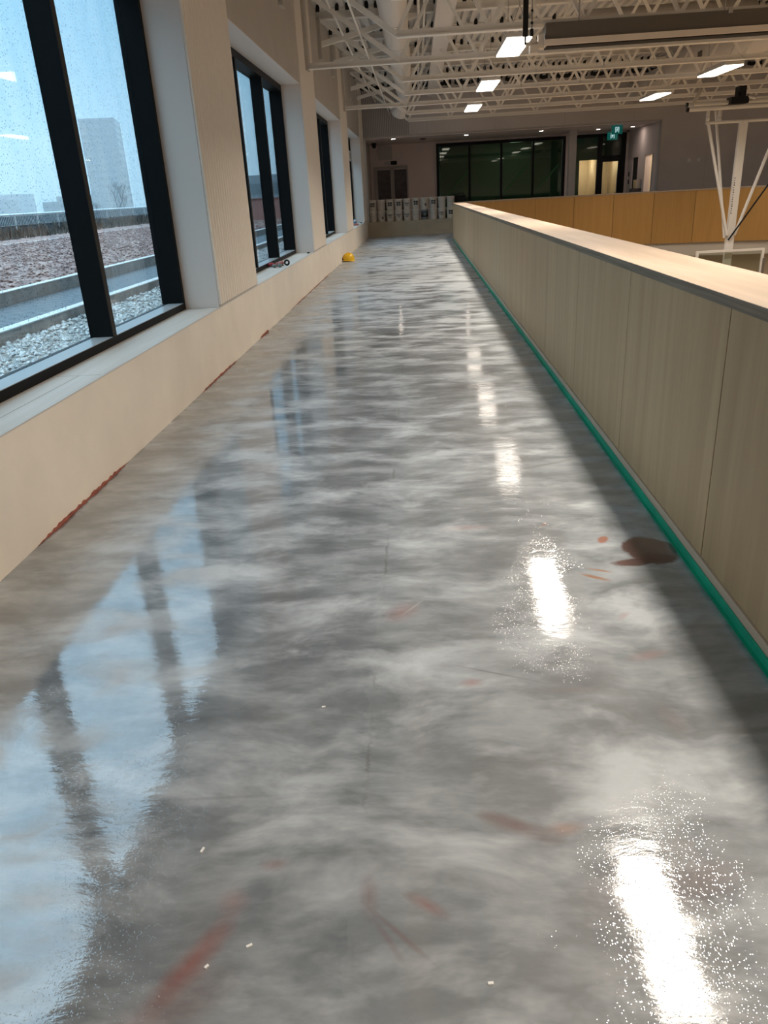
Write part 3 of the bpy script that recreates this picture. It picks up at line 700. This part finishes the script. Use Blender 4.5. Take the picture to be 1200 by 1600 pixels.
rm.path(ring, .011, 8); rm.box(-.1, .06, -.20, -.16, -1.14, -1.0); hx('rim', rm, M['rim'])
hx('corner_pad', MB().box(-.85, -.80, -.17, -.09, -.62, -.56), M['black']); hx('corner_pad', MB().box(.80, .86, -.17, -.09, -.78, -.40), M['housing'])

# ------------------------------------------------------------------ pails on the bench wall
def make_pail(bodymat, kind):
    r = thing('paint_pail', 'x', 'pail')
    MB().lathe([(.001, 0), (.128, 0), (.132, .01), (.147, .30), (.150, .305), (.150, .335), (.146, .34), (.151, .345), (.152, .37)], 24).build('body', bodymat, r)
    MB().lathe([(.158, .36), (.158, .392), (.150, .398), (.14, .39), (.001, .39)], 24).build('lid', M['paillid'], r)
    hd = MB(); pts = [(.153*math.cos(a), .153*math.sin(a)-.008, .33-.15*math.sin((a-PI)*1.0) if False else .33-.13*abs(math.sin(a))) for a in [PI+PI*i/12 for i in range(13)]]
    hd.path(pts, .0035, 6); hd.build('handle', M['steel'], r)
    def patch(a0, a1, z0, z1, m, nm, rr=.0025):
        k = MB(); rad = lambda z: .132+.015*(z/.30)+rr
        k.lathe([(rad(z0), z0), (rad(z1), z1)], 6, arc=a1-a0, a0=a0); return k
    A = -PI/2
    if kind == 'blocks':
        k = MB()
        for a in (-.55, .06):
            for z in (.16, .235):
                q = patch(A+a, A+a+.52, z, z+.06, None, ''); k.add(q.v, q.f, True)
        k.build('label', M['print'], r)
    elif kind == 'line':
        k = MB()
        for z, a in ((.19, .50), (.225, .70), (.14, .35)):
            q = patch(A-a, A+a*.8, z, z+.020, None, ''); k.add(q.v, q.f, True)
        k.build('label', M['print'], r)
    elif kind == 'small':
        k = MB()
        for z, a in ((.10, .22), (.15, .32)):
            q = patch(A+.3-a, A+.3+a, z, z+.035, None, ''); k.add(q.v, q.f, True)
        k.build('label', M['print'], r)
    elif kind == 'wrap':
        k = patch(A-1.2, A+1.2, .10, .29, None, '', .002); k.build('label', M['blackmatte'], r)
        q = patch(A-.3, A+.35, .15, .26, None, '', .004); MB().add(q.v, q.f, True).build('label_panel', M['greyg'], r)
    return r
protos = {k: make_pail(M['pailgrey'] if k == 'wrap' else M['pail'], k) for k in ('blocks', 'line', 'small', 'wrap', 'plain')}
usedp = set()
def put_pail(k, x, y, z, rz, label):
    o = protos[k] if k not in usedp else copy_tree(protos[k]); usedp.add(k)
    o.location = (x, y, z); o.rotation_euler.z = rz; o['label'] = label; o['group'] = 'pails stacked on the far bench wall'
ordn = ['first', 'second', 'third', 'fourth', 'fifth', 'sixth', 'seventh', 'eighth', 'ninth', 'tenth']
bot = ['plain', 'small', 'line', 'line', 'line', 'plain', 'wrap', 'plain', 'line', 'blocks']
top = ['blocks', 'plain', 'blocks', 'blocks', 'line', 'blocks', 'small', 'blocks', 'plain', 'plain']
desc = {'plain': 'plain cream pail', 'small': 'cream pail with small print', 'line': 'cream pail with lines of print', 'blocks': 'cream pail with black print blocks', 'wrap': 'grey pail with a black wrap label'}
for i in range(10):
    x = -1.76+i*.3315
    y = YE+.19
    put_pail(bot[i], x, y, .535, random.uniform(-.04, .04), '%s, %s from the window wall in the bottom row' % (desc[bot[i]], ordn[i]))
    put_pail(top[i], x+.006, y, .535+.393, random.uniform(-.04, .04), '%s, %s from the window wall in the top row' % (desc[top[i]], ordn[i]))
for k in protos:
    if k not in usedp: raise RuntimeError(k)
bgx = thing('tool_bag', 'black bag on the bench behind the last cream pails', 'bag', (1.62, YE+.45, .535))
MB().box(-.20, .22, -.12, .12, 0, .80).build('bag_body', M['blackmatte'], bgx, .03)
MB().path([(-.12, 0, .78), (-.10, 0, .86), (.10, 0, .87), (.13, 0, .78)], .012, 8).build('bag_handle', M['black'], bgx)

# ------------------------------------------------------------------ hard hat on the floor
hh = thing('hard_hat', 'yellow hard hat lying on the floor against the low wall', 'hard hat', (-1.83, 20.15, 0), rz=.5)
hh.rotation_euler = (0, .10, .4)
sh = MB(); prof = [(.135, .0), (.134, .05), (.122, .10), (.095, .145), (.05, .172), (.001, .180)]
sh.lathe(prof, 32); sh.v = [(x*1.15, y, z+.02) for x, y, z in sh.v]; sh.build('shell', M['yellow'], hh)
rg = MB()
for yy in (-.025, 0, .025): rg.path([(.15*math.cos(a), yy, .035+.168*math.sin(a)) for a in [PI*i/14 for i in range(1, 14)]], .008, 8)
rg.build('ridge', M['yellow'], hh)
bm = MB(); vs_ = []; n = 40
for i in range(n):
    a = 2*PI*i/n; e = .022+.055*max(0, math.cos(a))**2
    vs_ += [(.15*math.cos(a), .13*math.sin(a), .03), ((.155+e)*math.cos(a), (.135+e*.6)*math.sin(a), .012), ((.155+e)*math.cos(a), (.135+e*.6)*math.sin(a), .006), (.145*math.cos(a), .125*math.sin(a), .02)]
bm.add(vs_, [(4*i+k, 4*((i+1) % n)+k, 4*((i+1) % n)+(k+1) % 4, 4*i+(k+1) % 4) for i in range(n) for k in range(4)], True).build('brim', M['yellow'], hh)
MB().lathe([(.118, .0), (.122, .03)], 24).build('suspension_band', M['black'], hh)
MB().tube((-.20, .0, .035), (-.15, .0, .04), .035, 12).build('ratchet_knob', M['black'], hh)

# ------------------------------------------------------------------ odds and ends on the sills
gl = thing('work_glove', 'crumpled dark red work glove on the second window sill', 'glove', (-2.27, 11.95, .606), rz=.2)
MB().sphere((0, 0, .03), .06, 14, (1.1, .8, .5)).build('palm', M['red'], gl)
for i, a in enumerate((-.7, -.3, .1, .5)): MB().tube((.04*math.cos(a), .04*math.sin(a), .03), (.115*math.cos(a), .115*math.sin(a), .025), .016, 10, .012).sphere((.115*math.cos(a), .115*math.sin(a), .025), .012, 8).build('finger', M['red'], gl)
MB().tube((-.02, .04, .03), (-.01, .10, .03), .015, 10).build('thumb', M['red'], gl)
gg = thing('safety_goggles', 'grey safety goggles beside the red glove on the sill', 'goggles', (-2.14, 11.74, .606), rz=.3)
MB().sphere((-.04, 0, .03), .04, 12, (1, .7, .7)).sphere((.04, 0, .03), .04, 12, (1, .7, .7)).build('lens', M['greyg'], gg)
MB().path([(.075, 0, .03), (.10, .06, .025), (.05, .11, .02), (-.05, .11, .02), (-.10, .06, .025), (-.075, 0, .03)], .008, 8).build('strap', M['black'], gg)
gp = thing('work_glove', 'pinkish red work glove between goggles and tape roll on the sill', 'glove', (-2.15, 12.14, .606), rz=2.2)
MB().sphere((0, 0, .035), .055, 14, (1.1, .8, .6)).build('palm', M['pink'], gp)
for a in (-.5, -.1, .3): MB().tube((.04*math.cos(a), .04*math.sin(a), .035), (.11*math.cos(a), .11*math.sin(a), .03), .016, 10, .012).build('finger', M['pink'], gp)
tr_ = thing('tape_roll', 'black tape roll standing on the second window sill', 'tape roll', (-2.045, 12.06, .606), rz=.2)
o = MB().lathe([(.021, -.024), (.044, -.024), (.044, .024), (.021, .024), (.021, -.024)], 28).build('roll', M['black'], tr_); o.rotation_euler = (PI/2, 0, 0); o.location = (0, 0, .044)
o = MB().lathe([(.020, -.024), (.020, .024)], 24).build('core', M['housing'], tr_); o.rotation_euler = (PI/2, 0, 0); o.location = (0, 0, .044)
kn = thing('scraper', 'small dark scraper at the far end of the second window sill', 'scraper', (-2.05, 14.55, .606), rz=1.4)
MB().box(-.05, .03, -.012, .012, 0, .02).build('grip', M['black'], kn); MB().box(.03, .07, -.02, .02, .005, .009).build('blade', M['steel'], kn)
cn = thing('spray_can', 'white and blue can on the last window sill', 'can', (-2.16, 27.25, .606))
MB().tube((0, 0, 0), (0, 0, .17), .045, 16).build('can_body', M['paper'], cn); MB().tube((0, 0, .05), (0, 0, .12), .0465, 16).build('label', M['blue'], cn); MB().tube((0, 0, .17), (0, 0, .21), .025, 12).build('cap', M['blue'], cn)
tag(MB().box(-.09, .09, -.06, .06, 0, .07).build('rag', M['pink'], bevel=.02, loc=(-2.10, 26.8, .606)), 'small red rag bundle beside the can on the last sill', 'rag')
tag(MB().box(-.1, .1, -.12, .12, 0, .05).build('plastic_bag', M['paper'], bevel=.02, loc=(-2.12, 27.8, .606)), 'white folded plastic sheet on the last window sill', 'plastic sheet')
tag(MB().box(-.12, .10, -.05, .05, 0, .03).build('trowel_case', M['black'], bevel=.01, loc=(-2.14, 28.85, .606)), 'flat black case at the far corner of last sill', 'case')
nb = thing('notice_sheet', 'white printed notice stuck on the last window mullion', 'notice', (-2.297, 28.6, 2.80))
MB().box(0, .004, -.40, .40, -.17, .15).build('sheet', M['paper'], nb)
lt = MB()
for z in (.08, .03, -.02, -.07): lt.box(.004, .0055, -.25, random.uniform(.1, .28), z, z+.022)
lt.build('print', M['print'], nb)

# green tape along the guard wall, red primer along the low wall
tp = thing('painters_tape', 'green painters tape along the foot of the guard wall', 'tape')
MB().box(XK-.012, XK-.009, 1.0, 26.8, 0.001, .042).build('upright_strip', M['tape'], tp)
MB().box(XK-.026, XK-.009, 1.0, 26.8, 0.0005, .0025).build('floor_strip', M['tape'], tp)
def bead(y0, y1, hmax, label, n=40):
    m = MB(); vs_ = []
    for i in range(n+1):
        y = y0+(y1-y0)*i/n; h_ = hmax*(.35+.65*random.random())*min(1, 6*min(i, n-i)/n+.1)
        vs_ += [(XL+.005, y, h_), (XL+.008+h_*.5, y, h_*.7), (XL+.006+h_*.7, y, .001)]
    m.add(vs_, [(3*i+k, 3*i+3+k, 3*i+4+k, 3*i+1+k) for i in range(n) for k in range(2)], True)
    tag(m.build('sealant_bead', M['redseal']), label, 'sealant', 'red primer along the low wall foot')
bead(3.35, 4.62, .022, 'long red brown primer bead along the nearest foot of the low wall')
bead(6.5, 7.9, .018, 'red brown primer smear at the wall foot below first pier')
bead(9.2, 9.75, .03, 'short red brown blob at the wall foot below second window')
bead(11.5, 17.5, .014, 'thin red brown primer line along the far wall foot', 80)

for i, (x, y, a, ln) in enumerate(((-.615, 1.435, 1.3, .016), (-.435, 1.165, .5, .014), (-.365, 2.02, .2, .012), (-.52, 1.115, .9, .010), (.10, 1.08, .1, .012))):
    o = MB().box(-ln/2, ln/2, -.003, .003, 0, .003).build('paint_chip', M['paper'], loc=(x, y, .0005)); o.rotation_euler.z = a
    tag(o, 'tiny pale chip of debris lying on the wet floor', 'debris', 'pale chips on the wet floor')
# ------------------------------------------------------------------ outside
def scatter(name, mat, x0, x1, y0, y1, z, n, r0, r1, flat=.7):
    m = MB(); rnd = random.Random(3)
    for _ in range(n):
        r = rnd.uniform(r0, r1); c = (rnd.uniform(x0, x1), rnd.uniform(y0, y1), z+rnd.uniform(0, r*.6)); a = rnd.uniform(0, 6)
        base = [(1, 0, 0), (-.3, .9, 0), (-.5, -.8, 0), (.1, .1, .9), (0, 0, -.6), (.5, .6, .4)]
        vs_ = []
        for p in base:
            q = (p[0]*math.cos(a)-p[1]*math.sin(a), p[0]*math.sin(a)+p[1]*math.cos(a), p[2]); k = r*rnd.uniform(.7, 1.2)
            vs_.append((c[0]+q[0]*k, c[1]+q[1]*k, c[2]+q[2]*k*flat))
        m.add(vs_, [(0, 5, 3), (5, 1, 3), (1, 2, 3), (2, 0, 3), (0, 4, 5), (5, 4, 1), (1, 4, 2), (2, 4, 0)])
    return m.build(name, mat)
struct(MB().box(-20.5, -2.53, -6, 75, .1, .33).build('ground_roof', M['concrete']))
def rand_mat(name, stops, rough=.8, scale=25):
    m, t, b = nt(name); b.inputs['Roughness'].default_value = rough
    L(t, ramp(t, noise(t, mapping(t), scale, 3), stops), b.inputs['Base Color']); return m
tag(scatter('gravel', rand_mat('wet_gravel', [(.35, (.28, .29, .29)), (.6, (.80, .80, .78))], .5, 18), -4.19, -2.72, 2, 24, .34, 9000, .018, .045), 'pale wet gravel strip outside the windows', 'gravel', None, 'stuff')
cm = plain('kerb_concrete', (.33, .32, .31), .8, var=.25, vscale=5); ct_ = plain('kerb_top', (.75, .75, .74), .6)
def kerb(x, z0, z1, label):
    r = thing('kerb', label, 'kerb')
    MB().box(x-.14, x, -4, 60, z0, z1).build('kerb_face', cm, r); MB().box(x-.14, x+.004, -4, 60, z1, z1+.012).build('metal_cap', ct_, r)
kerb(-4.24, .3, .455, 'low grey kerb with pale edge beside the gravel strip')
kerb(-5.82, .3, .545, 'grey kerb with pale edge holding back the planted roof')
pv = MB()
for i in range(300):
    y = -2+i*.12
    pv.box(-5.8, -4.4, y, y+.085, .33, .372)
tag(pv.build('drain_mat', plain('dark_drain_mat', (.17, .19, .21), .4)), 'dark ribbed mat between the two kerbs outside', 'mat')
sm_ = rand_mat('sedum_brown', [(.3, (.13, .085, .075)), (.5, (.30, .19, .17)), (.7, (.52, .40, .36))], .9, 3)
struct(MB().box(-20, -5.96, -4, 70, .33, .535).build('ground_sedum', sm_))
tag(scatter('sedum', sm_, -14.9, -6.05, 4, 44, .535, 14000, .018, .06, .6), 'low brown red plants covering the roof outside', 'plants', None, 'stuff')
wl_ = MB().box(-15.06, -15.0, 4, 70, .53, .56); tag(wl_.build('edging_strip', ct_), 'pale metal edging strip across the planted roof', 'edging')
bush = MB(); rnd = random.Random(5)
for _ in range(2600):
    x = rnd.uniform(-19.6, -17.6); y = rnd.uniform(8, 75); h_ = rnd.uniform(.25, .65); a = rnd.uniform(-.12, .12); b__ = rnd.uniform(-.12, .12)
    bush.add([(x-.03, y-.03, .53), (x+.03, y+.03, .53), (x+a, y+b__, .53+h_), (x+a-.05, y+b__+.06, .53+h_*.8)], [(0, 1, 2, 3)])
tag(bush.build('dry_shrubs', rand_mat('dry_shrub', [(.35, (.05, .05, .045)), (.65, (.22, .18, .15))], .9, 2)), 'dark dry shrubs in front of the roof railing', 'shrubs', None, 'stuff')
rm_ = plain('rail_metal', (.95, .95, .95), .35, .7)
rl = thing('roof_railing', 'pale roof railing with thin bars at the roof edge', 'railing', (-20, 0, 0))
MB().tube((0, 8, 1.53), (0, 110, 1.53), .055, 12).build('top_rail', rm_, rl); MB().box(-.03, .03, 8, 110, 1.02, 1.06).build('bottom_rail', cm, rl)
bl = MB()
for i in range(500): y = 20+i*.16; bl.tube((0, y, 1.05), (0, y, 1.53), .016, 6, caps=False)
tag(bl.build('baluster', rm_, rl), kind='stuff')
for i in range(30): MB().box(-.03, .03, 20+i*2.4-.03, 20+i*2.4+.03, .33, 1.53).build('post', ct_, rl)
MB().box(-.06, -.04, 8, 110, .53, 1.46).build('kick_panel', plain('dark_panel', (.10, .11, .12), .5), rl)
struct(MB().box(-400, -20.6, -60, 700, -9, -8.5).build('ground_city', M['concrete']))

def building(label, x, y, wx, wy, h, c, nfl, top=0):
    r = thing('building', label, 'building', (x, y, -8.5))
    m = plain('facade', c, .7, var=.1, vscale=.3); g = plain('facade_glass', tuple(v*.55 for v in c), .3)
    b_ = MB().box(-wx/2, wx/2, -wy/2, wy/2, 0, h+8.5)
    if top: b_.box(-wx*.3, wx*.3, -wy*.3, wy*.3, h+8.5, h+8.5+top)
    b_.build('wall', m, r)
    k = MB(); fh = (h+6)/nfl
    for i in range(nfl):
        z = 3+i*fh
        k.box(wx/2-.05, wx/2+.06, -wy/2+.6, wy/2-.6, z, z+fh*.5); k.box(-wx/2+.6, wx/2-.6, -wy/2-.06, -wy/2+.05, z, z+fh*.5)
    k.build('window_bands', g, r)
    return r
tw = building('tall hazy tower seen through the nearest window', -124, 327, 13, 22, 33.5, (.13, .13, .14), 16)
tw.rotation_euler.z = .25
building('mid height hazy block right of the tall tower', -118, 372, 12, 10, 20.5, (.16, .18, .2), 10)
building('low hazy block at the foot of the tall tower', -98, 340, 14, 30, 11, (.24, .24, .25), 5)
building('low grey block left of the tall tower by the mullion', -120, 283, 14, 26, 4.8, (.16, .16, .16), 4, 1.6)
building('faint low block far left on the skyline', -170, 300, 20, 40, 7, (.26, .27, .28), 6)
building('faint slim block on the skyline behind the railing', -190, 370, 16, 20, 10, (.26, .27, .28), 8)
bk = thing('brick_penthouse', 'pinkish brick block at the roof end through second window', 'building', (-9.0, 47, .53))
m, t, b_ = nt('pink_brick'); br_ = N(t, 'ShaderNodeTexBrick'); br_.inputs['Color1'].default_value = (.42, .17, .13, 1); br_.inputs['Color2'].default_value = (.36, .14, .11, 1); br_.inputs['Mortar'].default_value = (.45, .36, .33, 1); br_.inputs['Scale'].default_value = 4
L(t, mapping(t, rot=(PI/2, 0, 0)), br_.inputs['Vector']); L(t, br_.outputs[0], b_.inputs['Base Color'])
MB().box(-1.6, 1.4, -2, 2, 0, 1.12).build('brick_wall', m, bk); MB().box(-1.7, 1.5, -2.1, 2.1, 1.12, 1.2).build('coping', cm, bk)
building('hazy grey block behind the pink brick through second window', -34, 170, 20, 14, 6.2, (.2, .22, .24), 3)
# bare trees
def tree(x, y, h, label):
    r = thing('bare_tree', label, 'tree', (x, y, -8.5), 'bare trees beyond the roof')
    H = h+8.5; rnd = random.Random(int(x*7+y)); m = MB()
    def grow(p, d, ln, rad, lv):
        q = p+d*ln; m.tube(p, q, rad, 5, rad*.7, False)
        if lv == 0: return
        for _ in range(3 if lv > 1 else 4):
            a = Vector((rnd.uniform(-1, 1), rnd.uniform(-1, 1), rnd.uniform(.1, 1))).normalized()
            grow(q, (d*.6+a*.7).normalized(), ln*rnd.uniform(.6, .8), rad*.6, lv-1)
    MB().tube((0, 0, 0), (0, 0, H*.45), .35, 8, .22).build('trunk', plain('bark', (.07, .06, .055), .9), r)
    grow(Vector((0, 0, H*.43)), Vector((0, 0, 1)), H*.2, .2, 4); m.build('branches', plain('twigs', (.07, .06, .055), .9), r)
tree(-60, 160, 7.0, 'bare tree in front of the tall hazy tower')
tree(-66, 181, 5.0, 'smaller bare tree right of the tree at the tower foot')
tree(-68, 168, 3.0, 'low bare tree left of the tree at the tower foot')

# damp haze over the city
hz = MB().box(-420, -24, 60, 720, -8.4, 60)
m = bpy.data.materials.new('damp_haze'); m.use_nodes = True; t = m.node_tree; t.nodes.remove(t.nodes['Principled BSDF'])
v = N(t, 'ShaderNodeVolumeScatter'); v.inputs['Color'].default_value = (.90, .95, 1, 1); v.inputs['Density'].default_value = .0026; L(t, v.outputs[0], t.nodes['Material Output'].inputs['Volume'])
tag(hz.build('haze', m), 'damp blue haze over the distant city', 'haze', None, 'stuff')
